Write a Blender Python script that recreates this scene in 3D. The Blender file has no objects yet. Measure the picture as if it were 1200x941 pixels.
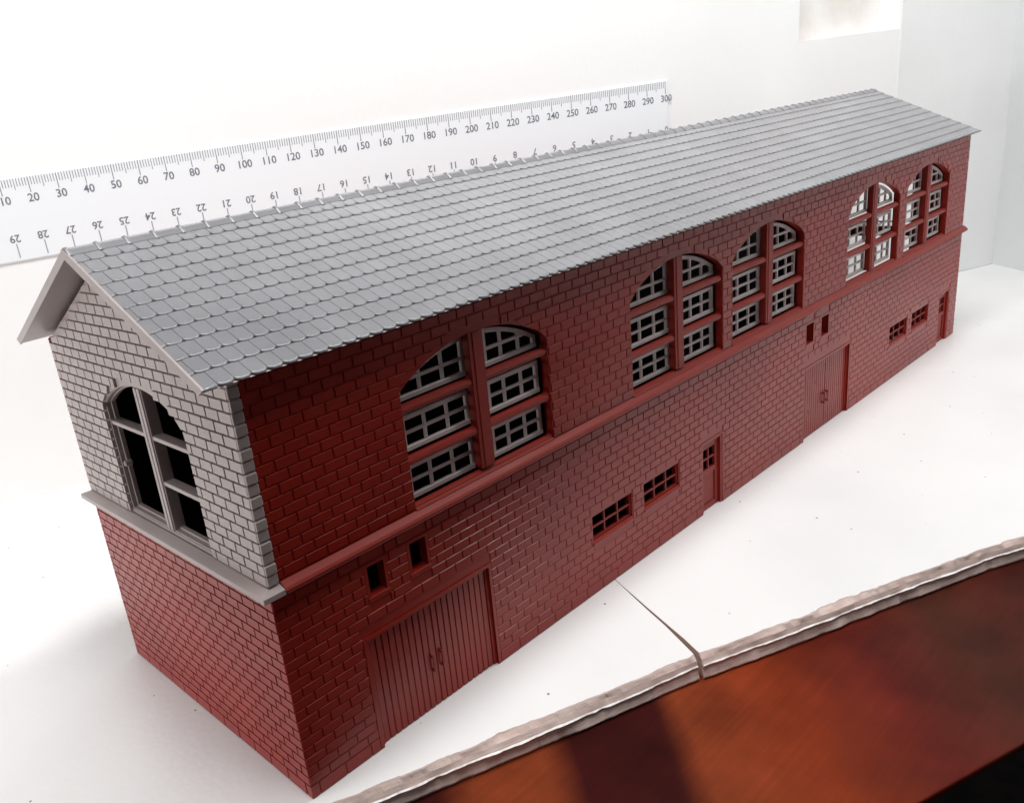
import bpy, bmesh, math, random
from mathutils import Vector, Matrix
random.seed(7)
S = bpy.context.scene
COL = S.collection
S.unit_settings.system = 'METRIC'
S.unit_settings.scale_length = 0.001          # one unit is one millimetre
L, W = 400.0, 87.8                             # the model building

# ------------------------------------------------------------------ materials
def mat(name, col, rough=0.5, spec=0.5, coat=0.0):
    m = bpy.data.materials.new(name); m.use_nodes = True
    b = m.node_tree.nodes['Principled BSDF']
    b.inputs['Base Color'].default_value = (*col, 1)
    b.inputs['Roughness'].default_value = rough
    b.inputs['Specular IOR Level'].default_value = spec
    b.inputs['Coat Weight'].default_value = coat
    return m
def nn(m, t, **kw):
    n = m.node_tree.nodes.new(t)
    for k, v in kw.items():
        if hasattr(n, k): setattr(n, k, v)
        else: n.inputs[k].default_value = v
    return n
def lk(m, a, b): m.node_tree.links.new(a, b)
def bsdf(m): return m.node_tree.nodes['Principled BSDF']
def coords(m, scale=(1, 1, 1)):
    tc = nn(m, 'ShaderNodeTexCoord'); mp = nn(m, 'ShaderNodeMapping')
    mp.inputs['Scale'].default_value = scale
    lk(m, tc.outputs['Object'], mp.inputs['Vector']); return mp.outputs['Vector']
def add_bump(m, vec, scale, strength, dist=0.1, detail=3):
    t = nn(m, 'ShaderNodeTexNoise'); t.inputs['Scale'].default_value = scale; t.inputs['Detail'].default_value = detail
    lk(m, vec, t.inputs['Vector'])
    b = nn(m, 'ShaderNodeBump'); b.inputs['Strength'].default_value = strength; b.inputs['Distance'].default_value = dist
    lk(m, t.outputs['Fac'], b.inputs['Height']); lk(m, b.outputs['Normal'], bsdf(m).inputs['Normal'])
    return t
def vary(m, vec, scale, c0, c1, lo=0.35, hi=0.65, detail=4):
    t = nn(m, 'ShaderNodeTexNoise'); t.inputs['Scale'].default_value = scale; t.inputs['Detail'].default_value = detail
    lk(m, vec, t.inputs['Vector'])
    r = nn(m, 'ShaderNodeValToRGB')
    r.color_ramp.elements[0].position = lo; r.color_ramp.elements[0].color = (*c0, 1)
    r.color_ramp.elements[1].position = hi; r.color_ramp.elements[1].color = (*c1, 1)
    lk(m, t.outputs['Fac'], r.inputs['Fac']); lk(m, r.outputs['Color'], bsdf(m).inputs['Base Color'])
    return r
def roughvar(m, vec, scale, a, b):
    t = nn(m, 'ShaderNodeTexNoise'); t.inputs['Scale'].default_value = scale; t.inputs['Detail'].default_value = 4
    lk(m, vec, t.inputs['Vector'])
    r = nn(m, 'ShaderNodeMapRange'); r.inputs['To Min'].default_value = a; r.inputs['To Max'].default_value = b
    lk(m, t.outputs['Fac'], r.inputs['Value']); lk(m, r.outputs['Result'], bsdf(m).inputs['Roughness'])

RED = mat('red_plastic', (0.2, 0.014, 0.012), 0.38, 0.36)
v = coords(RED); vary(RED, v, 0.03, (0.25, 0.013, 0.007), (0.30, 0.019, 0.010)); roughvar(RED, v, 0.25, 0.22, 0.4); add_bump(RED, v, 1.6, 0.25, 0.05)
TRIM = mat('red_trim_plastic', (0.25, 0.018, 0.010), 0.4, 0.3)
v = coords(TRIM, (0.2, 1, 1)); roughvar(TRIM, v, 0.6, 0.35, 0.55); add_bump(TRIM, v, 1.2, 0.25, 0.05)
GREY = mat('warm_bounce_grey_plastic', (0.36, 0.31, 0.30), 0.36, 0.5)  # warm bounced light tinted into the colour; same plastic as the roof
v = coords(GREY); vary(GREY, v, 0.05, (0.375, 0.31, 0.30), (0.42, 0.355, 0.342)); roughvar(GREY, v, 0.3, 0.3, 0.48); add_bump(GREY, v, 2.0, 0.2, 0.05)
SASH = mat('sash_grey_plastic', (0.55, 0.48, 0.47), 0.4, 0.5)
v = coords(SASH); vary(SASH, v, 0.08, (0.52, 0.45, 0.44), (0.6, 0.53, 0.52)); add_bump(SASH, v, 2.0, 0.2, 0.05)
ROOF = mat('roof_grey_plastic', (0.36, 0.37, 0.385), 0.34, 0.5)  # same grey plastic, with the cooler light from above kept in its colour
v = coords(ROOF)
vary(ROOF, v, 0.045, (0.205, 0.205, 0.217), (0.24, 0.24, 0.253)); roughvar(ROOF, v, 0.35, 0.15, 0.25)
tc = coords(ROOF, (5.0, 0.35, 0.35)); add_bump(ROOF, tc, 1.4, 0.25, 0.1, 3)

WHITE = mat('white_paint', (0.8, 0.8, 0.79), 0.45, 0.4)
def specks(m, base0, base1, nscale, rough, bump=0.3, spk=0.045, thr=0.045, dim='3D'):
    v = coords(m)
    t = nn(m, 'ShaderNodeTexNoise'); t.inputs['Scale'].default_value = nscale; t.inputs['Detail'].default_value = 6
    lk(m, v, t.inputs['Vector'])
    r = nn(m, 'ShaderNodeValToRGB')
    r.color_ramp.elements[0].position = 0.35; r.color_ramp.elements[0].color = (*base0, 1)
    r.color_ramp.elements[1].position = 0.62; r.color_ramp.elements[1].color = (*base1, 1)
    lk(m, t.outputs['Fac'], r.inputs['Fac'])
    # sparse dirt specks: tiny spots round randomly kept voronoi points
    vo = nn(m, 'ShaderNodeTexVoronoi'); vo.inputs['Scale'].default_value = spk; vo.voronoi_dimensions = dim
    lk(m, v, vo.inputs['Vector'])
    n2 = nn(m, 'ShaderNodeTexNoise'); n2.inputs['Scale'].default_value = 1.1; lk(m, v, n2.inputs['Vector'])
    ad = nn(m, 'ShaderNodeMath', operation='MULTIPLY_ADD'); ad.inputs[1].default_value = 0.02; lk(m, n2.outputs['Fac'], ad.inputs[0]); lk(m, vo.outputs['Distance'], ad.inputs[2])
    sep = nn(m, 'ShaderNodeSeparateColor'); lk(m, vo.outputs['Color'], sep.inputs['Color'])
    rad = nn(m, 'ShaderNodeMath', operation='MULTIPLY'); rad.inputs[1].default_value = thr; lk(m, sep.outputs['Red'], rad.inputs[0])
    lt = nn(m, 'ShaderNodeMath', operation='LESS_THAN'); lk(m, ad.outputs[0], lt.inputs[0]); lk(m, rad.outputs[0], lt.inputs[1])
    mx = nn(m, 'ShaderNodeMix', data_type='RGBA'); lk(m, lt.outputs[0], mx.inputs['Factor'])
    lk(m, r.outputs['Color'], mx.inputs[6]); mx.inputs[7].default_value = (0.22, 0.2, 0.18, 1)
    lk(m, mx.outputs[2], bsdf(m).inputs['Base Color'])
    add_bump(m, v, 0.5, bump, 0.25, 6)
BOARD = mat('board_white_paint', (0.8, 0.8, 0.79), rough=0.42)
specks(BOARD, (0.76, 0.765, 0.765), (0.82, 0.82, 0.815), 0.012, 0.4, 0.3, 0.05, 0.03, '2D')
BWALL = mat('back_wall_white_paint', (0.85, 0.85, 0.84), 0.5)
specks(BWALL, (0.83, 0.83, 0.82), (0.87, 0.87, 0.865), 0.008, 0.5, 0.3, 0.02, 0.03)
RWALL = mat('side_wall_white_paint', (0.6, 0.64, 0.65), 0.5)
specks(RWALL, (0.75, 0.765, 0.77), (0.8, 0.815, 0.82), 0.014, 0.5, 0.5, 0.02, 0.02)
CORNER_SHADE = mat('corner_shade_grey', (0.74, 0.755, 0.755), 0.5)
specks(CORNER_SHADE, (0.79, 0.8, 0.8), (0.83, 0.84, 0.84), 0.02, 0.5, 0.4, 0.02, 0.02)
BEIGE = mat('bare_beige_plaster', (0.6, 0.54, 0.5), 0.7)
v = coords(BEIGE); vary(BEIGE, v, 0.05, (0.72, 0.68, 0.65), (0.8, 0.785, 0.77)); add_bump(BEIGE, v, 0.3, 0.5, 0.5)
CORE = mat('torn_board_core', (0.55, 0.44, 0.4), 0.9, 0.2)
v = coords(CORE, (0.3, 0.3, 3)); vary(CORE, v, 0.5, (0.6, 0.45, 0.4), (0.8, 0.66, 0.61), 0.3, 0.72); add_bump(CORE, v, 1.2, 0.35, 0.2, 5)
PAPER = mat('torn_white_paper', (0.8, 0.76, 0.74), 0.7)
v = coords(PAPER); vary(PAPER, v, 0.35, (0.7, 0.63, 0.6), (0.87, 0.86, 0.85), 0.35, 0.5); add_bump(PAPER, v, 1.2, 0.6, 0.4)
RULER = mat('ruler_white_plastic', (0.82, 0.84, 0.86), 0.25, 0.5)
v = coords(RULER); add_bump(RULER, v, 0.1, 0.1, 0.1)
INK = mat('ruler_ink', (0.14, 0.15, 0.2), 0.5)
v = coords(INK); vary(INK, v, 1.5, (0.1, 0.105, 0.14), (0.26, 0.27, 0.32))
INKL = mat('ruler_fine_ink', (0.3, 0.31, 0.36), 0.5)
v = coords(INKL); vary(INKL, v, 1.5, (0.14, 0.145, 0.18), (0.3, 0.31, 0.35))
INKR = mat('ruler_edge_ink', (0.33, 0.34, 0.38), 0.5)

DARKENER = mat('darkener_black', (0.012, 0.011, 0.011), 0.8, 0.2)  # for the added sheets that keep the interior dark
v = coords(DARKENER); add_bump(DARKENER, v, 1.0, 0.2, 0.1)
# lacquered wood: orange with dark shade bands painted into the ramp, plus fine grain
WOOD = mat('lacquered_wood', (0.3, 0.06, 0.02), 0.5, 0.06)
def make_wood(m):
    tc = nn(m, 'ShaderNodeTexCoord')
    dot = nn(m, 'ShaderNodeVectorMath', operation='DOT_PRODUCT'); dot.inputs[1].default_value = (0.73, -0.69, 0)
    lk(m, tc.outputs['Object'], dot.inputs[0])
    nz = nn(m, 'ShaderNodeTexNoise'); nz.inputs['Scale'].default_value = 0.022; nz.inputs['Detail'].default_value = 2
    lk(m, tc.outputs['Object'], nz.inputs['Vector'])
    ad = nn(m, 'ShaderNodeMath', operation='MULTIPLY_ADD'); ad.inputs[1].default_value = 8.0
    lk(m, nz.outputs['Fac'], ad.inputs[0]); lk(m, dot.outputs['Value'], ad.inputs[2])
    mr = nn(m, 'ShaderNodeMapRange'); mr.inputs['From Min'].default_value = 0; mr.inputs['From Max'].default_value = 300
    lk(m, ad.outputs[0], mr.inputs['Value'])
    r = nn(m, 'ShaderNodeValToRGB'); cr = r.color_ramp
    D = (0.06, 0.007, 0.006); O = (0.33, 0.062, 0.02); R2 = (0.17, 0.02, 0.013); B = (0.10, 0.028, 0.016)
    pts = [(0, D), (31, D), (39, O), (55, O), (63, D), (84, D), (90, O), (115, (0.32, .045, .012)), (140, R2), (165, B), (182, (0.11, .022, .012)), (210, D), (300, D)]  # dark stops are shade bands painted across the wood
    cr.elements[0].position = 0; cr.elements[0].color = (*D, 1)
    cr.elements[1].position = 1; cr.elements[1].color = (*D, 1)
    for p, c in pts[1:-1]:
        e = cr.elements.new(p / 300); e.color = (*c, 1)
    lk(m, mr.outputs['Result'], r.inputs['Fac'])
    mp = nn(m, 'ShaderNodeMapping'); mp.inputs['Rotation'].default_value = (0, 0, math.radians(20)); mp.inputs['Scale'].default_value = (0.05, 1.2, 1)
    lk(m, tc.outputs['Object'], mp.inputs['Vector'])
    g = nn(m, 'ShaderNodeTexNoise'); g.inputs['Scale'].default_value = 0.7; g.inputs['Detail'].default_value = 8; lk(m, mp.outputs['Vector'], g.inputs['Vector'])
    gr = nn(m, 'ShaderNodeMapRange'); gr.inputs['To Min'].default_value = 0.42; gr.inputs['To Max'].default_value = .66; lk(m, g.outputs['Fac'], gr.inputs['Value'])
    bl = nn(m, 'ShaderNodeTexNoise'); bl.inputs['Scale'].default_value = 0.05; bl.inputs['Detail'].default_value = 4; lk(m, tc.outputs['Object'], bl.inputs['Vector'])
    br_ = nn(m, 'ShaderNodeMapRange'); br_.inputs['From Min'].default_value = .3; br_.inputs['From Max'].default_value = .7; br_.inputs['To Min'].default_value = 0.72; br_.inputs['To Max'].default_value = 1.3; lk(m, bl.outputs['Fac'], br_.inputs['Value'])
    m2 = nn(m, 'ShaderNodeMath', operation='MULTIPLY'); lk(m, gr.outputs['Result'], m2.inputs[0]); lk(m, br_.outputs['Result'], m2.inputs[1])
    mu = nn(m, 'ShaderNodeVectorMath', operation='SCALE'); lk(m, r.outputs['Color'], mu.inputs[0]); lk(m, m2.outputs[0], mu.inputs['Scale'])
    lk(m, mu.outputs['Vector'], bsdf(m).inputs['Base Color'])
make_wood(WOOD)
DARK = mat('dark_floor', (0.02, 0.012, 0.01), 0.6)
v = coords(DARK); vary(DARK, v, 0.03, (0.008, 0.006, 0.006), (0.06, 0.02, 0.015))

# ------------------------------------------------------------------ mesh helpers
class MB:
    def __init__(s): s.v = []; s.f = []; s.m = []
    def add(s, vs, fs, mi=0):
        o = len(s.v); s.v += [tuple(p) for p in vs]
        s.f += [tuple(i + o for i in f) for f in fs]; s.m += [mi] * len(fs)
    def box(s, x0, x1, y0, y1, z0, z1, mi=0):
        s.add([(x0,y0,z0),(x1,y0,z0),(x1,y1,z0),(x0,y1,z0),(x0,y0,z1),(x1,y0,z1),(x1,y1,z1),(x0,y1,z1)],
              [(0,3,2,1),(4,5,6,7),(0,1,5,4),(1,2,6,5),(2,3,7,6),(3,0,4,7)], mi)
    def prism(s, prof, a, b, axis='x', mi=0):
        """profile of (u,v) points swept along an axis from a to b; u,v are the two other axes in order"""
        n = len(prof)
        def P(t, u, w): return (t,u,w) if axis == 'x' else ((u,t,w) if axis == 'y' else (u,w,t))
        vs = [P(a,u,w) for u,w in prof] + [P(b,u,w) for u,w in prof]
        fs = [tuple(range(n)), tuple(range(2*n-1, n-1, -1))] + [(i, (i+1)%n, n+(i+1)%n, n+i) for i in range(n)]
        s.add(vs, fs, mi)
    def build(s, name, mats, parent=None, bevel=0, smooth=False, seg=1):
        me = bpy.data.meshes.new(name); me.from_pydata(s.v, [], s.f)
        for m in (mats if isinstance(mats, (list, tuple)) else [mats]): me.materials.append(m)
        for p, mi in zip(me.polygons, s.m): p.material_index = mi
        bm = bmesh.new(); bm.from_mesh(me)
        bmesh.ops.recalc_face_normals(bm, faces=bm.faces); bm.to_mesh(me); bm.free()
        if smooth: me.shade_smooth()
        o = bpy.data.objects.new(name, me); COL.objects.link(o)
        if parent: o.parent = parent
        if bevel:
            b = o.modifiers.new('bevel', 'BEVEL'); b.width = bevel; b.segments = seg; b.limit_method = 'ANGLE'; b.angle_limit = math.radians(40)
        return o
def plate(outline, holes, y0, y1):
    """flat plate with holes in the x-z plane between depths y0 and y1 -> (verts, faces)"""
    cu = bpy.data.curves.new('tmp', 'CURVE'); cu.dimensions = '2D'; cu.fill_mode = 'BOTH'; cu.extrude = (y1 - y0) / 2
    for poly in [outline] + holes:
        sp = cu.splines.new('POLY'); sp.points.add(len(poly) - 1); sp.use_cyclic_u = True
        for p, (x, z) in zip(sp.points, poly): p.co = (x, z, 0, 1)
    ob = bpy.data.objects.new('tmp', cu); COL.objects.link(ob)
    me = ob.to_mesh()
    vs = [(p.co.x, (y0 + y1) / 2 - p.co.z, p.co.y) for p in me.vertices]
    fs = [tuple(p.vertices) for p in me.polygons]
    ob.to_mesh_clear(); bpy.data.objects.remove(ob); bpy.data.curves.remove(cu)
    return vs, fs
def tag(o, label=None, cat=None, group=None, kind=None):
    if label: o['label'] = label
    if cat: o['category'] = cat
    if group: o['group'] = group
    if kind: o['kind'] = kind
    return o
def empty(name, loc=(0, 0, 0)):
    o = bpy.data.objects.new(name, None); COL.objects.link(o); o.location = loc; o.empty_display_size = 5; return o

def rect(x0, x1, z0, z1): return [(x0,z0),(x1,z0),(x1,z1),(x0,z1)]
def arch(x0, x1, z0, zs, za, n=20):
    """opening with a segmental arch springing at zs and crowned at za"""
    w = (x1 - x0) / 2; h = za - zs; R = (w*w + h*h) / (2*h); cx = (x0+x1)/2; cz = za - R
    a = math.asin(w / R)
    return [(x0, z0), (x1, z0)] + [(cx + R*math.sin(a - 2*a*i/n), cz + R*math.cos(a - 2*a*i/n)) for i in range(n + 1)]
def arch_top(x, x0, x1, zs, za):
    w = (x1 - x0) / 2; h = za - zs; R = (w*w + h*h) / (2*h); cx = (x0+x1)/2
    return za - R + math.sqrt(max(R*R - (x-cx)**2, 0))

# the x-interval a hole blocks at height z
class Hole:
    def __init__(s, x0, x1, z0, z1, za=None, m=0.5): s.x0, s.x1, s.z0, s.z1, s.za, s.m = x0, x1, z0, z1, za, m
    def span(s, z):
        if z < s.z0 - s.m: return None
        if z <= s.z1: return (s.x0 - s.m, s.x1 + s.m)
        if s.za is None: return (s.x0 - s.m, s.x1 + s.m) if z <= s.z1 + s.m else None
        if z >= s.za + s.m: return None
        w = (s.x1 - s.x0)/2 + s.m; h = s.za + s.m - s.z1; R = (w*w + h*h)/(2*h); cx = (s.x0+s.x1)/2
        d = R*R - (z - (s.za + s.m - R))**2
        if d <= 0: return None
        d = math.sqrt(d); return (cx - d, cx + d)
def brick_quad(mb, poly, h0, h1, put, ins=0.11):
    """one raised brick: a base outline at depth h0, an inset face at depth h1"""
    cx = sum(p[0] for p in poly)/4; cz = sum(p[1] for p in poly)/4
    x0 = min(p[0] for p in poly); x1 = max(p[0] for p in poly); z0 = min(p[1] for p in poly); z1 = max(p[1] for p in poly)
    if x1 - x0 < 0.5 or z1 - z0 < 0.5: return
    j = random.uniform(-0.025, 0.025)
    def inn(p): return (p[0] + (ins if p[0] < cx else -ins), p[1] + (ins if p[1] < cz else -ins))
    vs = [put(p[0], h0, p[1]) for p in poly] + [put(q[0], h1 + j, q[1]) for q in map(inn, poly)]
    mb.add(vs, [(4,5,6,7), (0,1,5,4), (1,2,6,5), (2,3,7,6), (3,0,4,7)])
def bricks(mb, a, b, z0, z1, bw, bh, holes, put, depth=0.24, g=0.13, ins=0.17, top=None, plinth=None, phase=0.0):
    rows = []
    z = z0
    if plinth: rows.append((z0, z0 + plinth[1], plinth[0], 0.3)); z += plinth[1]
    k = 0
    while z < z1 - 0.4:
        rows.append((z, min(z + bh, z1), bw, (0.5 if k % 2 else 0.0) + phase)); z += bh; k += 1
    for (za, zb, w, ph) in rows:
        lo, hi = za + g/2, zb - g/2
        if hi - lo < 0.6: continue
        def clip(x, z): return x
        # free intervals at the low and the high side of the course
        cuts = []
        zm = (lo + hi) / 2
        for h in holes:
            s0, s1, s2 = h.span(lo), h.span(hi), h.span(zm)
            if s0 or s1 or s2:
                c = s2 or s0 or s1
                cuts.append((min(x[0] for x in (s0 or c, s1 or c)), max(x[1] for x in (s0 or c, s1 or c)), s0, s1))
        cuts.sort()
        x = a - w * (1 - (ph % 1.0)) if ph % 1.0 else a
        while x < b:
            p0, p1 = max(x + g/2, a), min(x + w - g/2, b)
            x += w
            if p1 - p0 < 0.5: continue
            segs = [[(p0, lo), (p1, lo), (p1, hi), (p0, hi)]]
            for (c0, c1, s0, s1) in cuts:
                out = []
                for q in segs:
                    l0, r0, l1, r1 = q[0][0], q[1][0], q[3][0], q[2][0]
                    if max(r0, r1) <= c0 or min(l0, l1) >= c1: out.append(q); continue
                    def left(l, r, s): return (l, r) if not s else (l, min(r, s[0]))
                    def right(l, r, s): return (l, r) if not s else (max(l, s[1]), r)
                    if s0 and not s1: s1 = s0
                    if s1 and not s0: s0 = s1
                    A0 = left(l0, r0, s0); A1 = left(l1, r1, s1)
                    if A0[1] - A0[0] > 0.3 and A1[1] - A1[0] > 0.3: out.append([(A0[0],lo),(A0[1],lo),(A1[1],hi),(A1[0],hi)])
                    B0 = right(l0, r0, s0); B1 = right(l1, r1, s1)
                    if B0[1] - B0[0] > 0.3 and B1[1] - B1[0] > 0.3: out.append([(B0[0],lo),(B0[1],lo),(B1[1],hi),(B1[0],hi)])
                segs = out
            if top:
                out = []
                for q in segs:
                    t0, t1 = top((q[0][0]+q[3][0])/2), top((q[1][0]+q[2][0])/2)
                    if min(t0, t1) - lo < 0.7: continue
                    out.append([q[0], q[1], (q[2][0], min(q[2][1], t1)), (q[3][0], min(q[3][1], t0))])
                segs = out
            for q in segs: brick_quad(mb, q, depth, 0.0, put, ins)

# ------------------------------------------------------------------ the model building
house = empty('model_building', (0, 0, 0))
tag(house, 'long two-storey model building of red plastic brick with grey tiled roof', 'model building')

ARCH = [(40, 89), (125, 174.5), (180.8, 230.6), (267.4, 317.3), (325.2, 375.5)]
ZS0, ZSP, ZAP = 54.6, 80.6, 88.0
VENT = [(24.0, 28.6), (36.5, 41.3), (234.5, 240.3), (247, 253)]
VZ = (38.6, 45.8)
DOORS = [(20.8, 60.3), (234.6, 273.8)]
DZ = 28.7
CASE = [(102.8, 122), (128.3, 147.4), (315.8, 335.2), (341.5, 361)]
CZ = (16.6, 24.2)
SMALL = [(161.3, 174), (376, 389.3)]
SZ = 25.0
BW_, BH_ = 5.5, 2.42

def put_front(x, d, z): return (x, d, z)
# front wall: a plate with real openings plus a raised skin of bricks
fw = MB()
T = 2.5
holes = [arch(a, b, ZS0 - 1.6, ZSP, ZAP) for a, b in ARCH] + [rect(a, b, *VZ) for a, b in VENT] + [rect(a, b, *CZ) for a, b in CASE]
outline = [(0.34, 0), ]
for a, b in sorted(DOORS + SMALL):
    h = DZ if (a, b) in DOORS else SZ
    outline += [(a, 0), (a, h), (b, h), (b, 0)]
outline += [(L - 0.34, 0), (L - 0.34, 95.2), (2.75, 95.2), (2.75, 51), (0.34, 51)]
fw.add(*plate(outline, holes, 0.23, T))
hl = [Hole(a, b, ZS0, ZSP, ZAP, 0.0) for a, b in ARCH] + [Hole(a, b, VZ[0]-1.2, VZ[1]+.8, None, 0.8) for a, b in VENT] \
   + [Hole(a, b, CZ[0]-1.6, CZ[1], None, 0.3) for a, b in CASE] + [Hole(a, b, -1, DZ + 0.6, None, 1.0) for a, b in DOORS] \
   + [Hole(a, b, -1, SZ + 0.3, None, 0.5) for a, b in SMALL]
bricks(fw, 0.0, L, 0.0, 50.0, BW_, BH_, hl, put_front, plinth=(7.4, 3.4))
bricks(fw, 2.75, L, 53.2, 95.0, BW_, BH_, hl, put_front, phase=0.25)
for a, b in DOORS:      # smooth casing round the doors
    fw.box(a - 1.0, a, 0.02, 0.4, 0.01, DZ + 0.9); fw.box(b, b + 1.0, 0.02, 0.4, 0.01, DZ + 0.9); fw.box(a, b, 0.0, 0.4, DZ, DZ + 0.9)
for a, b in SMALL:
    fw.box(a - .6, a, 0.02, 0.4, 0.01, SZ + .5); fw.box(b, b + .6, 0.02, 0.4, 0.01, SZ + .5); fw.box(a, b, 0.0, 0.4, SZ, SZ + .5)
front = fw.build('front_wall', RED, house)

# rear wall and end walls
rw = MB(); rw.box(0.34, L - 0.34, W - T, W - 0.23, 0, 95.2)
bricks(rw, 0.0, L, 0.0, 95, BW_, BH_, [], lambda x, d, z: (x, W - d, z), plinth=(7.4, 3.4))
rw.build('rear_wall', RED, house)
GH = Hole(21.6, 62.4, 53.3, 81.2, 88.2, 0.0)
gable_top = lambda y: 94.6 + (min(y, W - y) + 0.0) * 0.486
# lower left end wall, red
ew = MB(); ew.box(0.6, T, 0.36, W - 0.36, 0, 51)
bricks(ew, 0.0, W, 0.0, 50.4, 4.95, BH_, [], lambda y, d, z: (d, y, z), plinth=(7.0, 3.4), g=0.28, depth=0.62, ins=0.06)
ew.build('end_wall', RED, house)
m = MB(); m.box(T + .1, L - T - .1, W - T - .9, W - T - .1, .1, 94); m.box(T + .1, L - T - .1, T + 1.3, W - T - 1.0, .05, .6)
m.build('interior_darkener', DARKENER, house)  # added black sheets that darken the interior behind the windows
# upper left gable, grey
def gable(xc, sgn, material, name):
    put = (lambda y, d, z: (xc + sgn*d, y, z))
    g = MB()
    vs, fs = plate([(0.4, 51.5), (W-0.4, 51.5), (W-0.4, gable_top(W-0.4)), (W/2, gable_top(W/2)), (0.4, gable_top(0.4))],
                   [arch(21.6, 62.4, 53.3, 81.2, 88.2)], 0.68, 2.7)
    g.add([put(p[0], p[1], p[2]) for p in vs], fs)
    bricks(g, 0.0, W, 52.7, 120, 4.9, BH_, [GH], put, depth=0.7, g=0.3, ins=0.06, top=lambda y: gable_top(y) - 0.3)
    o = g.build(name, material, house, bevel=0.05)
    if sgn > 0:      # toothed quoin ends that show on the long side
        q = MB()
        for yy, s in ((0.0, 1), (W, -1)):
            z = 52.7; k = 0
            while z < 94.3:
                hi = min(z + BH_, 94.6); e = 0.0 if k % 2 else 0.2
                y0, y1 = sorted((yy + s*(-0.5 + e), yy + s*0.6))
                q.box(0.1, 2.62, y0, y1, z + 0.16, hi - 0.1); z += BH_; k += 1
        q.build('quoins', material, o, bevel=0.42, seg=3)
    return o
gl = gable(0.0, 1, GREY, 'gable_wall')
gr = gable(L, -1, RED, 'gable_wall'); gr['label'] = 'red gable wall at the far end of the building'
ew2 = MB()
vs, fs = plate([(0.36, 0), (W - .36, 0), (W - .36, 51.4), (.36, 51.4)], [rect(22, 62, 22, 48.5)], 0.6, T)
ew2.add([(L - p[1], p[0], p[2]) for p in vs], fs)
bricks(ew2, 0.0, W, 0.0, 50.4, 4.95, BH_, [Hole(22, 62, 22, 48.5, None, .3)], lambda y, d, z: (L - d, y, z), plinth=(7.0, 3.4), g=0.28, depth=0.62, ins=.06)
ew2.build('end_wall', RED, house)

# string courses
pr = [(2.0, 50.2), (-1.3, 50.2), (-1.7, 50.6), (-1.7, 51.3), (-1.3, 51.8), (0.0, 52.8), (2.0, 53.0)]
m = MB(); m.prism(pr, 2.9, L + 2.0, 'x'); m.build('string_course', TRIM, house, bevel=0.25, seg=2)
m = MB()
zb, zm, zt_ = 50.6, 51.8, 52.6
o_ = [(-2.4, -1.8), (2.75, -1.8), (2.75, 0.5), (0.5, 0.5), (0.5, W - .5), (2.75, W - .5), (2.75, W + 1.8), (-2.4, W + 1.8)]
t_ = [(-2.15, -1.55), (2.75, -1.55), (2.75, 0.4), (0.4, 0.4), (0.4, W - .4), (2.75, W - .4), (2.75, W + 1.55), (-2.15, W + 1.55)]
hz = [zm + .1, zm + .1, zt_, zt_, zt_, zt_, zm + .1, zm + .1]
vs = [(x, y, zb) for x, y in o_] + [(x, y, zm) for x, y in o_] + [(x, y, z) for (x, y), z in zip(t_, hz)]
fs = [tuple(range(8))] + [(k, (k+1) % 8, 8+(k+1) % 8, 8+k) for k in range(8)] + [(8+k, 8+(k+1) % 8, 16+(k+1) % 8, 16+k) for k in range(8)]
fs += [(16, 17, 18, 19), (16, 19, 20, 23), (23, 20, 21, 22)]
m.add(vs, fs)
m.build('string_course', GREY, house, bevel=0.22, seg=2)['label'] = 'grey string course under the gable'

# arched windows: red mullion, transoms and sill, six grey sashes each
def sash_mb(x0, x1, z0, z1, az=None):
    """grey sash of 3 x 2 panes; az(x) gives the arched top edge"""
    y0, y1 = 2.65, 3.55; f = 1.15; b = 0.85
    m = MB(); top = (lambda x: z1) if az is None else (lambda x: min(z1, az(x)))
    N = 14 if az else 1
    xs = [x0 + (x1-x0)*i/N for i in range(N+1)]
    m.box(x0, x1, y0 - 0.15, y1, z0, z0 + f)
    for i in range(N):     # top rail follows the arch
        a, c = xs[i], xs[i+1]; ta, tc_ = top(a), top(c)
        ba, bc = max(ta - f*1.05, z0 + .2), max(tc_ - f*1.05, z0 + .2)
        m.add([(a,y0,ba),(c,y0,bc),(c,y1,bc),(a,y1,ba),(a,y0,ta),(c,y0,tc_),(c,y1,tc_),(a,y1,ta)],
              [(0,3,2,1),(4,5,6,7),(0,1,5,4),(1,2,6,5),(2,3,7,6),(3,0,4,7)])
    m.box(x0 + 0.002, x0 + f, y0 + .003, y1 - .003, z0 + .1, top(x0) - .05); m.box(x1 - f, x1 - 0.002, y0 + .003, y1 - .003, z0 + .1, top(x1) - .05)
    for k in (1, 2):
        xc = x0 + (x1-x0)*k/3
        m.box(xc - b/2, xc + b/2, y0 + .12, y1 - .12, z0 + .5, top(xc) - .4)
    zc = z0 + (8.3)/2 + 0.1
    xa, xb = x0 + .3, x1 - .3
    if az:
        while top(xa) < zc + .4 and xa < xb: xa += 0.3
        while top(xb) < zc + .4 and xb > xa: xb -= 0.3
    m.box(xa, xb, y0 + .15, y1 - .15, zc - b/2, zc + b/2)
    return m
protoW = None
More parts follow.
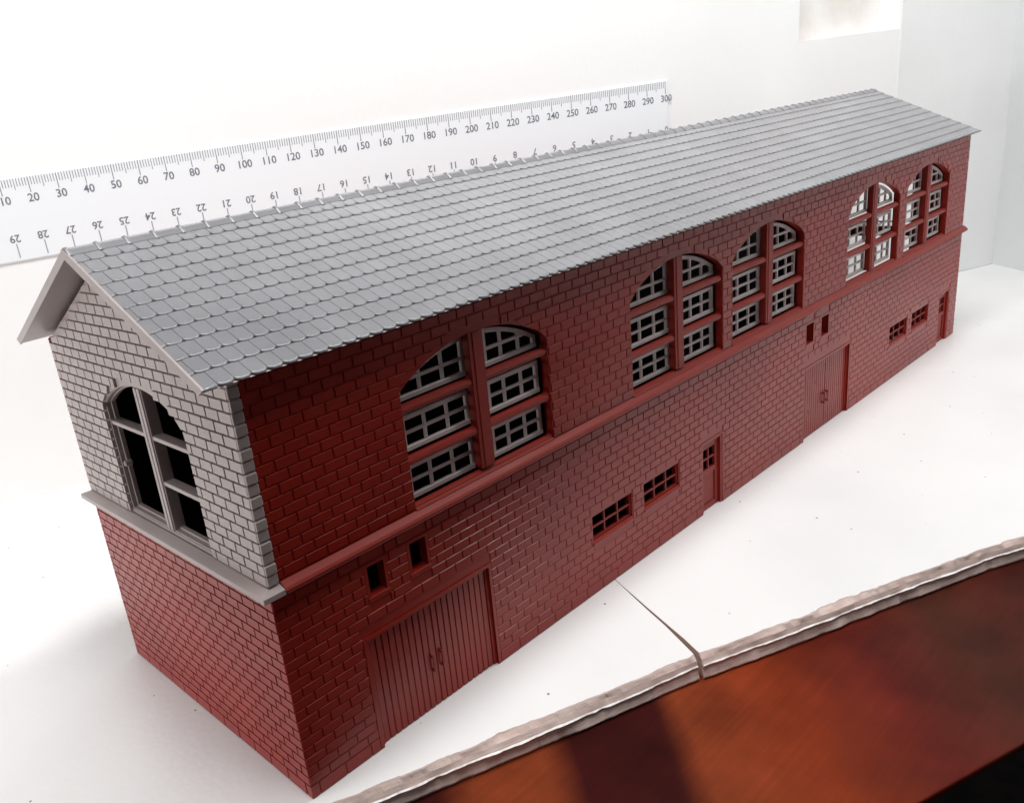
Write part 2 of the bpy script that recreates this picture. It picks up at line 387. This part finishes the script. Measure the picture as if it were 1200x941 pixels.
def arched_window(a, b):
    w = b - a; c = (a + b)/2; hw = 2.35
    m = MB()
    top = arch_top(c, a, b, ZSP, ZAP)
    m.box(c - hw, c + hw, 0.25, 2.45, ZS0 - 0.2, top + .3)                  # mullion
    m.box(c - hw*0.5, c + hw*0.45, 0.08, 0.3, ZS0 - 0.2, top - .2)
    for zt in (64.2, 76.2):
        for (p, q) in ((a - .1, c - hw), (c + hw, b + .1)):
            m.prism([(2.3, zt - .85), (0.75, zt - .85), (0.45, zt - .5), (0.4, zt + .1), (0.7, zt + .75), (1.3, zt + 1.05), (2.3, zt + 1.05)], p, q, 'x')
    f = m.build('arched_window', TRIM, house, bevel=0.1)
    sm = MB()
    sm.prism([(1.7, 52.4), (-0.25, 52.6), (-0.15, 53.0), (0.45, 53.3), (0.55, 53.8), (1.5, 54.1), (1.7, 54.1)], a - .0, b + .0, 'x')
    sm.build('sill', TRIM, f, bevel=0.12)
    for (p, q) in ((a - 0.9, c - hw + .45), (c + hw - .3 + .35, b + 0.9 - 2.0)):
        for z0, h in ((54.35, 8.3), (65.75, 8.4)):
            sash_mb(p + 2.1, q, z0, z0 + h).build('sash', SASH, f, bevel=0.12)
        sash_mb(p + 2.1, q, 77.55, 89, lambda x: arch_top(x, a, b, ZSP, ZAP) - 0.75).build('sash', SASH, f, bevel=0.1)
    return f
for a, b in ARCH: arched_window(a, b)

# vents, casements, doors
for a, b in VENT:
    m = MB()
    for (x0, x1, z0, z1) in ((a - .9, a, VZ[0], VZ[1]), (b, b + .9, VZ[0], VZ[1]), (a - .9, b + .9, VZ[1], VZ[1] + .9)):
        m.box(x0, x1, 0.03, 0.5, z0, z1)
    f = m.build('vent_opening', RED, house, bevel=0.06)
    m = MB(); m.box(a - .9, b + 1.0, -0.12, 0.5, VZ[0] - 1.2, VZ[0] - .05); m.build('sill', RED, f, bevel=0.12)
for a, b in CASE:
    m = MB(); z0, z1 = CZ; y0, y1 = 0.75, 1.6
    m.box(a, b, y0, y1, z0, z0 + .55); m.box(a, b, y0, y1, z1 - .45, z1)
    m.box(a, a + .55, y0 + .002, y1 - .002, z0 + .55, z1 - .45); m.box(b - .55, b, y0 + .002, y1 - .002, z0 + .55, z1 - .45)
    for k in (1, 2):
        xc = a + (b - a)*k/3; m.box(xc - .3, xc + .3, y0 + .05, y1 - .05, z0 + .5, z1 - .4)
    zc = (z0 + z1)/2; m.box(a + .5, b - .5, y0 + .08, y1 - .08, zc - .3, zc + .3)
    f = m.build('casement_window', TRIM, house, bevel=0.08)
    m = MB(); m.prism([(0.9, z0 - 1.4), (-.2, z0 - 1.4), (-.25, z0 - .8), (0.1, z0 - .35), (0.9, z0 - .12)], a - .3, b + .5, 'x'); m.build('sill', RED, f, bevel=0.1)
for i, (a, b) in enumerate(DOORS):
    m = MB(); n = 20; w = (b - a - 0.6)/n; gd = 0.2
    m.box(a + .3, b - .3, 1.3, 2.3, 0.1, DZ - .05)
    m.box(a, a + .9, 0.75, 2.3, 0.1, DZ - .02); m.box(b - .9, b, 0.75, 2.3, 0.1, DZ - .02); m.box(a + .9, b - .9, 0.8, 2.3, DZ - .9, DZ - .02)
    w = (b - a - 1.8)/n
    for k in range(n):
        x = a + .9 + k*w; m.box(x + (.17 if k != n//2 else .3), x + w - .17, 1.05 + random.uniform(-.03, .03), 1.35, 0.15, DZ - 1.0)
    d = m.build('double_door', RED, house, bevel=0.08)
    for sx in (-1.5, 1.5):
        x = (a + b)/2 + sx; m = MB()
        m.box(x - .32, x + .32, 0.1, .42, 10.0, 14.6); m.box(x - .28, x + .28, .4, 1.1, 10.0, 10.8); m.box(x - .28, x + .28, .4, 1.1, 13.8, 14.6)
        m.build('handle', TRIM, d, bevel=0.12)
for a, b in SMALL:
    m = MB(); y0, y1 = 1.1, 2.2
    p, q = a + 1.9, b - 3.0; z0, z1 = 14.6, 21.8
    m.box(a + .2, p, y0, y1, .1, SZ - .05); m.box(q, b - .2, y0, y1, .1, SZ - .05)
    m.box(p, q, y0, y1, z1, SZ - .05)
    m.box(p, q, y0, y1, 12.8, z0); m.box(p, q, y0, y1, .1, 2.0); m.box(p, q, y0 + .4, y1 - .1, 2.0, 12.8)
    m.box((p+q)/2 - .3, (p+q)/2 + .3, y0 + .1, y1 - .2, z0, z1); m.box(p, q, y0 + .13, y1 - .23, (z0+z1)/2 - .3, (z0+z1)/2 + .3)
    d = m.build('panel_door', TRIM, house, bevel=0.1)
    m = MB(); m.box(a, a + .8, 0.2, 1.6, .05, SZ - .02); m.box(b - 1.0, b, 0.2, 1.6, .05, SZ - .02); m.box(a + .8, b - 1.0, .25, 1.55, SZ - .8, SZ - .02)
    m.build('door_frame', RED, d, bevel=0.1)

# gable window glazing bars
m = MB()
def ring(mb, x0, x1, ya, yb, z0, zs, za, f):
    o = arch(ya, yb, z0, zs, za, 18); i_ = arch(ya + f, yb - f, z0 + f, zs, za - f, 18); n = len(o)
    vs = [(x0, *p) for p in o] + [(x0, *p) for p in i_] + [(x1, *p) for p in o] + [(x1, *p) for p in i_]
    fs = []
    for k in range(n):
        k2 = (k + 1) % n
        fs += [(k, k2, n+k2, n+k), (2*n+k, 3*n+k, 3*n+k2, 2*n+k2), (k, 2*n+k, 2*n+k2, k2), (n+k, n+k2, 3*n+k2, 3*n+k)]
    mb.add(vs, fs)
ring(m, 0.85, 3.0, 21.55, 62.45, 53.25, 81.2, 88.25, 0.35)
ring(m, 2.0, 3.2, 21.85, 62.15, 53.55, 81.2, 87.95, 0.5)
gw = m.build('gable_window', GREY, house, bevel=0.1)
m = MB(); yc = 41.6
m.box(0.8, 3.6, yc - 1.8, yc + 1.8, 53.4, 87.9); m.box(0.5, .9, yc - 1.5, yc - .2, 53.45, 87.8); m.box(0.5, .9, yc + .2, yc + 1.5, 53.45, 87.8)
m.build('mullion', GREY, gw, bevel=0.1)
for (y0, y1, z) in ((yc + 1.8, 61.8, 76.4), (22.1, yc - 1.8, 76.4), (22.1, yc - 1.8, 65.4)):
    m = MB(); m.box(0.9, 3.5, y0, y1, z - .5, z + .5); m.build('transom', GREY, gw, bevel=0.12)
m = MB(); m.box(0.9, 3.0, 60.2, 61.4, 64.9, 66.3); m.build('transom', GREY, gw, bevel=0.3)['label'] = 'snapped-off stub of a transom'
# the far gable has the same window
m = MB(); ring(m, L - 3.0, L - 0.75, 21.55, 62.45, 55.35, 81.2, 88.25, .6)
m.box(L - 2.0, L - .6, yc - 1.4, yc + 1.4, 55.9, 87.7)
m.build('gable_window', GREY, house, bevel=0.1)

# roof: two slabs, scalloped tiles laid in staggered rows, ridge caps
ZE, ZR, OY, X0, X1 = 95.76, 118.87, 3.63, -6.0, L + 0.8
yr = W/2
def roof():
    m = MB()
    sl = Vector((0, yr + OY, ZR - ZE)); SLn = sl.length; u = sl.normalized(); nrm = Vector((0, -u.z, u.y))
    th = 1.5
    for side in (1, -1):
        def P(x, s, h):
            p = Vector((0, -OY, ZE)) + u*s + nrm*h
            y = p.y if side == 1 else W - p.y
            return (x, y, p.z)
        # slab
        a = [P(X0, 0, -.35), P(X0, SLn, -.35), P(X0, SLn - th*0.486, -th), P(X0, 1.3, -th)]
        b = [P(X1, 0, -.35), P(X1, SLn, -.35), P(X1, SLn - th*0.486, -th), P(X1, 1.3, -th)]
        m.add(a + b, [(0,1,2,3), (7,6,5,4), (0,4,5,1), (1,5,6,2), (2,6,7,3), (3,7,4,0)])
        # verge strip along both gable edges
        rows = 11; ex = 4.73; tw = 3.5
        for r in range(rows + 1):
            s0 = r*ex - 0.15
            s1 = min(s0 + ex + .3, SLn)
            if s1 - s0 < 1.2: continue
            x = X0 - (tw/2 if r % 2 else 0) - 0.4
            while x < X1:
                a_, b_ = max(x + .012, X0), min(x + tw - .012, X1)
                x += tw
                if b_ - a_ < 0.6: continue
                jt = random.uniform(-.02, .02); full = (b_ - a_) > tw - .2
                if full:
                    front = [(a_, 0.72), (a_ + .5, 0.28), (a_ + 1.15, 0.03), (b_ - 1.15, 0.03), (b_ - .5, .28), (b_, .72)]
                else:
                    front = [(a_, .3 if a_ > X0 + .01 else .0), ((a_+b_)/2, .05), (b_, .3 if b_ < X1 - .01 else .0)]
                n = len(front)
                top = 0.2 + jt; low = -0.12
                v0 = [P(px, s0 + ps, low) for px, ps in front]                    # lower rim
                c_ = (a_ + b_)/2
                v1 = [P(px, s0 + ps + .10, top - .13) for px, ps in front]
                va = [P(c_ + (px - c_)*.985, s0 + ps + .19, top - .04) for px, ps in front]
                v2 = [P(c_ + (px - c_)*.975, s0 + ps + .36, top + .02) for px, ps in front]
                v3 = [P(c_ + (px - c_)*.955, s0 + ps + .62, top + .02) for px, ps in front]
                bk0, bk1 = P(a_, s1, low), P(b_, s1, low)
                tb0, tb1 = P(a_ + .05, s1, -.03), P(b_ - .05, s1, -.03)
                vs = v0 + v1 + va + v2 + v3 + [tb0, tb1, bk0, bk1] + v3 + [tb0, tb1]
                fs = []
                for k in range(n - 1):
                    fs += [(q*n+k, q*n+k+1, (q+1)*n+k+1, (q+1)*n+k) for q in range(4)]
                fs.append(tuple(range(5*n+4, 6*n+4)) + (6*n+5, 6*n+4))
                fs += [(0, n, 2*n, 3*n, 4*n, 5*n, 5*n+2), (n-1, 5*n+3, 5*n+1, 5*n-1, 4*n-1, 3*n-1, 2*n-1)]
                m.add(vs, fs, 1)
        for xa, xb in ((X0 - .25, X0 + .25),):
            q = [P(xa, 1.0, -th - .1), P(xa, SLn - (th+.1)*.486, -th - .1), P(xa, SLn + .12, .25), P(xa, -.1, .25)]
            q2 = [P(xb, 1.0, -th - .1), P(xb, SLn - (th+.1)*.486, -th - .1), P(xb, SLn + .12, .25), P(xb, -.1, .25)]
            m.add(q + q2, [(0,1,2,3), (7,6,5,4), (0,4,5,1), (1,5,6,2), (2,6,7,3), (3,7,4,0)])
    o = m.build('roof', [GREY, ROOF], house)
    for p in o.data.polygons: p.use_smooth = (p.material_index == 1)
    return o
rf = roof()
# ridge caps
m = MB(); x = X0
k = 0
while x < X1 - 1:
    xb = min(x + 6.4, X1)
    def sec(xx, e):
        return [(xx, yr - 2.3 - e, ZR - .95 ), (xx, yr - 1.0 - e*.6, ZR + .12 + e*.5), (xx, yr, ZR + .38 + e), (xx, yr + 1.0 + e*.6, ZR + .12 + e*.5), (xx, yr + 2.3 + e, ZR - .95)]
    e = .0
    st = [(x, 0.16), (x + .35, .30), (x + .8, .30), (x + 1.0, 0.0), (xb, 0.0)]
    base = len(m.v)
    vs = [p for xx, e in st for p in sec(xx, e)]
    fs = [(r*5+c, r*5+c+1, (r+1)*5+c+1, (r+1)*5+c) for r in range(len(st)-1) for c in range(4)] + [(0,1,2,3,4), (24,23,22,21,20)]
    m.add(vs, fs); x += 6.4
m.build('ridge_cap', ROOF, rf)

# ------------------------------------------------------------------ the boards it stands on
def board(name, front_pts, side_a, side_b, back_pts, label, seed):
    """front_pts: coarse points of the torn front edge, left to right; resampled and made ragged"""
    rnd = random.Random(seed)
    P = []
    for (p, q) in zip(front_pts[:-1], front_pts[1:]):
        n = max(2, int((Vector(q) - Vector(p)).length / 0.55))
        for i in range(n): P.append(Vector(p).lerp(Vector(q), i/n))
    P.append(Vector(front_pts[-1]))
    d = (Vector(front_pts[-1]) - Vector(front_pts[0])).normalized(); out = Vector((d.y, -d.x))
    n = len(P)
    def walk(a, sc, k):      # layered 1-D noise
        ph = [rnd.uniform(0, 99) for _ in range(5)]
        def h(i): return (math.sin(i*12.9898 + k*78.233 + seed) * 43758.5453) % 1.0
        def vn(t):
            i = math.floor(t); f = t - i; f = f*f*(3 - 2*f); return h(i)*(1-f) + h(i+1)*f
        return [a*sum((0.55**o)*(vn(j*0.55*sc*(2.1**o) + ph[o]) - .5)*2 for o in range(4)) for j in range(n)]
    o0 = walk(0.28, .16, 1); o1 = walk(.14, .3, 2); o2 = walk(0.22, .12, 3); o3 = walk(.2, .3, 4); o4 = walk(.22, .2, 5); z2 = walk(.3, .1, 6)
    ch = walk(1.0, .09, 9); chip = [-max(0.0, c_ - .5)*1.8 for c_ in ch]
    prof = []   # per column: list of (offset, z)
    for j in range(n):
        a = o0[j] + chip[j]*.7
        prof.append([(a, 0.0), (a + .2 + abs(o1[j])*.5, -.3), (.9 + o1[j], -1.4), (1.4 + o2[j]*.7 + o1[j]*.4, -2.7 + z2[j]*.5), (1.75 + o2[j] + o3[j]*.5, -2.95 + z2[j]*.5),
                     (1.65 + o2[j] + o3[j]*.5, -3.25 + z2[j]*.5), (1.35 + o3[j]*.6, -3.7), (1.6 + o4[j]*.8, -5.0), (1.9 + o4[j], -6.0), (1.6 + o4[j]*.7, -6.7)])
    rowsN = len(prof[0]); vs = []; fs = []; mi = []
    for k in range(rowsN):
        for j in range(n):
            o, z = prof[j][k]; p = P[j] + out*o; vs.append((p.x, p.y, z))
    for k in range(rowsN - 1):
        mm = {0: 1, 3: 2, 4: 2, 7: 1}.get(k, 1)
        for j in range(n - 1):
            fs.append((k*n+j, k*n+j+1, (k+1)*n+j+1, (k+1)*n+j)); mi.append(mm)
    # top and bottom sheets; the rim runs round the sides and the back
    rim = list(side_b) + list(back_pts) + list(side_a)
    base = len(vs)
    for (x, y) in rim: vs.append((x, y, 0.0))
    for (x, y) in rim: vs.append((x, y, -6.7))
    R = len(rim)
    fs.append(tuple(range(n)) + tuple(base + i for i in range(R))); mi.append(0)
    fs.append(tuple((rowsN-1)*n + j for j in range(n)) + tuple(base + R + i for i in range(R))); mi.append(1)
    for i in range(R - 1): fs.append((base+i, base+i+1, base+R+i+1, base+R+i)); mi.append(1)
    fs.append(tuple([k*n + n - 1 for k in range(rowsN)] + [base + R, base])); mi.append(1)
    fs.append(tuple([k*n for k in range(rowsN)] + [base + 2*R - 1, base + R - 1])); mi.append(1)
    me = bpy.data.meshes.new(name); me.from_pydata(vs, [], fs)
    for q in (BOARD, CORE, PAPER): me.materials.append(q)
    for p, i in zip(me.polygons, mi): p.material_index = i
    bm = bmesh.new(); bm.from_mesh(me); bmesh.ops.recalc_face_normals(bm, faces=bm.faces)
    big = [f for f in bm.faces if len(f.verts) > 4]; bmesh.ops.triangulate(bm, faces=big); bm.to_mesh(me); bm.free()
    o = bpy.data.objects.new(name, me); COL.objects.link(o); return tag(o, label, 'board')
# crack: a slightly bent line from the wall foot of the building to the torn edge
crk = [(93.0, -36.4), (96.2, -30.5), (99.6, -24.2), (104.0, -15.0), (109.8, -3.4), (118.0, 13.0), (150.0, 77.0), (206.0, 189.0)]
gap = [1.5, 1.35, .8, .6, .22, .2, .2, .2]
bl = [(x, y) for x, y in crk]
br = [(x + g*.9, y - g*.42) for (x, y), g in zip(crk, gap)]
board('white_board', [(-330, 117), (-60, 18.5), (-6, -1.1), (4.1, -4.75), (50, -21.3), crk[0]], [(-330, 330)], bl[1:], [(206, 260)],
      'white painted board with torn edge under the near end of the building', 3)
board('white_board', [br[0], (98, -38.7), (120, -48.0), (150, -59.6), (184, -73.5), (197, -80.0), (420, -178)], br[:0:-1] and [(206.2, 260)] + br[:0:-1], [(700, -290)], [(700, 260)],
      'white painted board with torn edge under the far end of the building', 11)

# ------------------------------------------------------------------ the white surround
A = Vector((44.6, 238.9)); Bc = Vector((566.7, 29.0))      # foot of the back wall: a point on the left, the corner on the right
d = (Bc - A).normalized(); nb = Vector((d.y, -d.x))          # towards the viewer
def bwp(s, off, z):
    p = A + d*s + nb*off; return (p.x, p.y, z)
sc_len = (Bc - A).length
Hs = 188.0
m = MB()
def slab(mb, s0, s1, o0, o1, z0, z1, mi=0):
    q = [bwp(s0, o0, z0), bwp(s1, o0, z0), bwp(s1, o1, z0), bwp(s0, o1, z0), bwp(s0, o0, z1), bwp(s1, o0, z1), bwp(s1, o1, z1), bwp(s0, o1, z1)]
    mb.add(q, [(0,3,2,1),(4,5,6,7),(0,1,5,4),(1,2,6,5),(2,3,7,6),(3,0,4,7)], mi)
sN0, sN1 = 402.0, 472.0
slab(m, -420, sN0, 0, -30, 0, Hs); slab(m, sN0, sN1, 0, -30, 0, 146.5); slab(m, sN1, sc_len + 40, 0, -30, 0, Hs + 140)
bw = m.build('wall_back', BWALL, None); tag(bw, 'white painted back wall behind the ruler and the building', 'wall', kind='structure')
m = MB(); slab(m, sN0 - 2, sN1 + 2, -14, -40, 120, Hs + 140)
uw = m.build('plaster_patch', BEIGE, None); tag(uw, 'bare beige plaster in the notch at the top right of the back wall', 'wall', kind='structure')
m = MB(); slab(m, -420, sN0, -8, -40, Hs - 60, Hs + 140)
uw = m.build('wall_upper', BWALL, None); tag(uw, 'white strip of wall set back above the top edge of the back wall', 'wall', kind='structure')
m = MB(); slab(m, sN1 + .5, sc_len + 30, .6, -2, 0.05, Hs + 139)
pn = m.build('corner_shade_panel', CORNER_SHADE, None, bevel=.3); tag(pn, 'added panel with grey shading in its colour on the back wall beside the right corner', 'shade panel', kind='structure')  # added slab; its grey paints in the shading towards the corner
dr = Vector((-0.665, -0.747)); nr = Vector((-dr.y*1.0, dr.x)) * -1
m = MB(); E0 = Bc - dr*40; E1 = Bc + dr*420
if nr.dot(Vector((-1, 0))) > 0: nr = -nr
q = [(E0.x, E0.y, 0), (E1.x, E1.y, 0), (E1.x + nr.x*20, E1.y + nr.y*20, 0), (E0.x + nr.x*20, E0.y + nr.y*20, 0)]
m.add(q + [(x, y, 330) for x, y, _ in q], [(0,3,2,1),(4,5,6,7),(0,1,5,4),(1,2,6,5),(2,3,7,6),(3,0,4,7)])
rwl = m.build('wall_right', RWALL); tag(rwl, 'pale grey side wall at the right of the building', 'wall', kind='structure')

# wood shelf under the boards and the dark room floor far below
f0 = Vector((114.7, -101.1)); fd = (Vector((114.7, -101.1)) - Vector((83.9, -90.7))).normalized()
fo = Vector((fd.y, -fd.x)) 
m = MB(); zt, th = -6.9, 2.0
p = [f0 - fd*500, f0 + fd*700, f0 + fd*700 - fo*420, f0 - fd*500 - fo*420]
m.add([(x, y, zt - th) for x, y in p] + [(x, y, zt) for x, y in p], [(0,3,2,1),(4,5,6,7),(0,1,5,4),(1,2,6,5),(2,3,7,6),(3,0,4,7)])
wd = m.build('wood_shelf', WOOD, None, bevel=.5, seg=2); tag(wd, 'lacquered orange wood shelf with painted-in shade bands below the torn board edge', 'shelf')
m = MB(); m.add([(-3000,-3000,-700),(3000,-3000,-700),(3000,3000,-700),(-3000,3000,-700)], [(0,1,2,3)])
fl = m.build('floor', DARK); tag(fl, 'dark room floor below the shelf', 'floor', kind='structure')

# ------------------------------------------------------------------ the ruler on the back wall
RS = 1.09
ra = Vector((0.927, -0.3748, 0.010)).normalized(); 
rul = empty('ruler', (36.4, 240.6, 133.6 - 28.5*RS))
tag(rul, 'white plastic ruler with millimetre and centimetre scales on the back wall', 'ruler')
ra2 = Vector((d.x, d.y, 0.008)).normalized()
rn = Vector((d.y, -d.x, 0)); rb = rn.cross(ra2) * 1.0
if rb.z < 0: rb = -rb
O = Vector(bwp(0, 0.9, 133.6)) - ra2*10.2
rul.location = O - rb*28.5*RS
inv = rul.location
def RP(x, y, h): return tuple(O + ra2*(x*RS) + rb*(y*RS) + rn*h - inv)
def rbox(mb, x0, x1, y0, y1, h0, h1, mi=0):
    q = [RP(x0,y0,h0), RP(x1,y0,h0), RP(x1,y1,h0), RP(x0,y1,h0), RP(x0,y0,h1), RP(x1,y0,h1), RP(x1,y1,h1), RP(x0,y1,h1)]
    mb.add(q, [(0,3,2,1),(4,5,6,7),(0,1,5,4),(1,2,6,5),(2,3,7,6),(3,0,4,7)], mi)
m = MB(); rbox(m, -8, 301.5, -29.3, 0.25, -0.8, 0.0)
m.build('ruler_body', RULER, rul, bevel=0.3, seg=2)
m = MB()
for i in range(0, 301):
    l = 5.6 if i % 10 == 0 else (4.1 if i % 5 == 0 else 3.0)
    w_ = 0.13 if i % 10 else .16
    rbox(m, i - w_, i + w_, -3.0 if i % 10 else -3.0, 0.0, 0.01, 0.05)
    if l > 3: rbox(m, i - w_, i + w_, -l, -3.0, .01, .05)
m.build('millimetre_scale', INKL, rul)
for i in range(0, 31):
    m = MB(); x = 300 - i*10; rbox(m, x - .22, x + .22, -28.2, -23.0, .01, .05); m.build('centimetre_mark', INKR, rul)
def text_mesh(s, size):
    cu = bpy.data.curves.new('t', 'FONT'); cu.body = s; cu.size = size; cu.align_x = 'CENTER'; cu.align_y = 'CENTER'; cu.resolution_u = 3; cu.offset = 0.06
    ob = bpy.data.objects.new('t', cu); COL.objects.link(ob); me = ob.to_mesh()
    vs = [p.co.copy() for p in me.vertices]; fs = [tuple(p.vertices) for p in me.polygons]
    ob.to_mesh_clear(); bpy.data.objects.remove(ob); bpy.data.curves.remove(cu); return vs, fs
for i in range(10, 301, 10):
    m = MB(); vs, fs = text_mesh(str(i), 4.1); m.add([RP(i + 0.4 + p.x, -7.6 + p.y, .06) for p in vs], fs); m.build('number', INK, rul)
for i in range(0, 31):
    m = MB(); vs, fs = text_mesh(str(i), 3.9); m.add([RP(300 - i*10 - p.x, -21.0 - p.y, .06) for p in vs], fs); m.build('number', INK, rul)
rnd = random.Random(4)       # the worn print along the lower edge, upside down and unreadable
for (xa, xb) in ((240, 259), (262, 275.5), (278.5, 286)):
    m = MB(); x = xa
    rbox(m, xa, xb, -26.9, -26.5, .02, .06)
    while x < xb:
        h = rnd.uniform(1.4, 2.6); rbox(m, x, x + .7, -26.6, -26.6 + h, .02, .06)
        if rnd.random() < .7: rbox(m, x + .5, x + 1.25, -26.6 + rnd.choice((0, .9, 1.5)), -26.0 + rnd.choice((0, .9, 1.5)), .021, .061)
        x += 1.75
    m.build('printed_word', INK, rul)

# ------------------------------------------------------------------ camera
R0 = (0, 0, 0)
CAMROT = None
def rodr(r):
    r = Vector(r); th = r.length; return Matrix.Rotation(th, 3, r.normalized())
rv = (1.77277, -0.78059, 0.36840)
Rm = rodr(rv)                       # world -> camera, x right, y down, z forward
cam = bpy.data.objects.new('camera', bpy.data.cameras.new('camera')); COL.objects.link(cam)
M = Rm.transposed()
X, Yd, Z = M.col[0], M.col[1], M.col[2]
Mw = Matrix((( X[0], -Yd[0], -Z[0], 0), (X[1], -Yd[1], -Z[1], 0), (X[2], -Yd[2], -Z[2], 0), (0, 0, 0, 1)))
Mw.translation = Vector((-68.66791, -132.42698, 133.92471))
cam.matrix_world = Mw
c = cam.data; c.sensor_fit = 'HORIZONTAL'; c.sensor_width = 36.0
c.lens = 36.0 * 987.85884 / 1200.0
c.shift_x = (600 - 477.62101) / 1200.0; c.shift_y = (506.37537 - 470.5) / 1200.0
c.clip_start = 1.0; c.clip_end = 20000
c.dof.use_dof = True; c.dof.focus_distance = 205.0; c.dof.aperture_fstop = c.lens / 1.05
S.camera = cam

# ------------------------------------------------------------------ light
w = bpy.data.worlds.new('World'); S.world = w; w.use_nodes = True
w.node_tree.nodes['Background'].inputs['Color'].default_value = (0.9, 0.95, 1.0, 1)
w.node_tree.nodes['Background'].inputs['Strength'].default_value = 0.05
def area(name, loc, target, sx, sy, power, col):
    ld = bpy.data.lights.new(name, 'AREA'); ld.shape = 'RECTANGLE'; ld.size = sx; ld.size_y = sy; ld.energy = power; ld.color = col
    o = bpy.data.objects.new(name, ld); COL.objects.link(o); o.location = loc
    dirv = Vector(target) - Vector(loc); o.rotation_euler = dirv.to_track_quat('-Z', 'Y').to_euler(); return o
area('ceiling_lamp', (10, -125, 620), (130, 40, 40), 130, 130, 1.3e6, (1.0, 0.985, 0.96))
area('left_fill', (-420, 150, 105), (0, 130, 55), 260, 130, 1.05e6, (1.0, 0.98, 0.965))  # unseen fill, added to brighten the gable from the left
area('wall_wash', (120, 0, 480), (140, 210, 105), 500, 70, 2.1e6, (1.0, 1.0, 1.0))  # unseen fill, added to whiten the back wall
area('glint_light', (400, -150, 450), (150, 20, 90), 17, 17, 0.48e6, (1.0, 0.98, 0.96))  # small unseen light, added for glints on the tile noses
S.view_settings.view_transform = 'Standard'; S.view_settings.look = 'None'; S.view_settings.exposure = 0; S.view_settings.gamma = 1
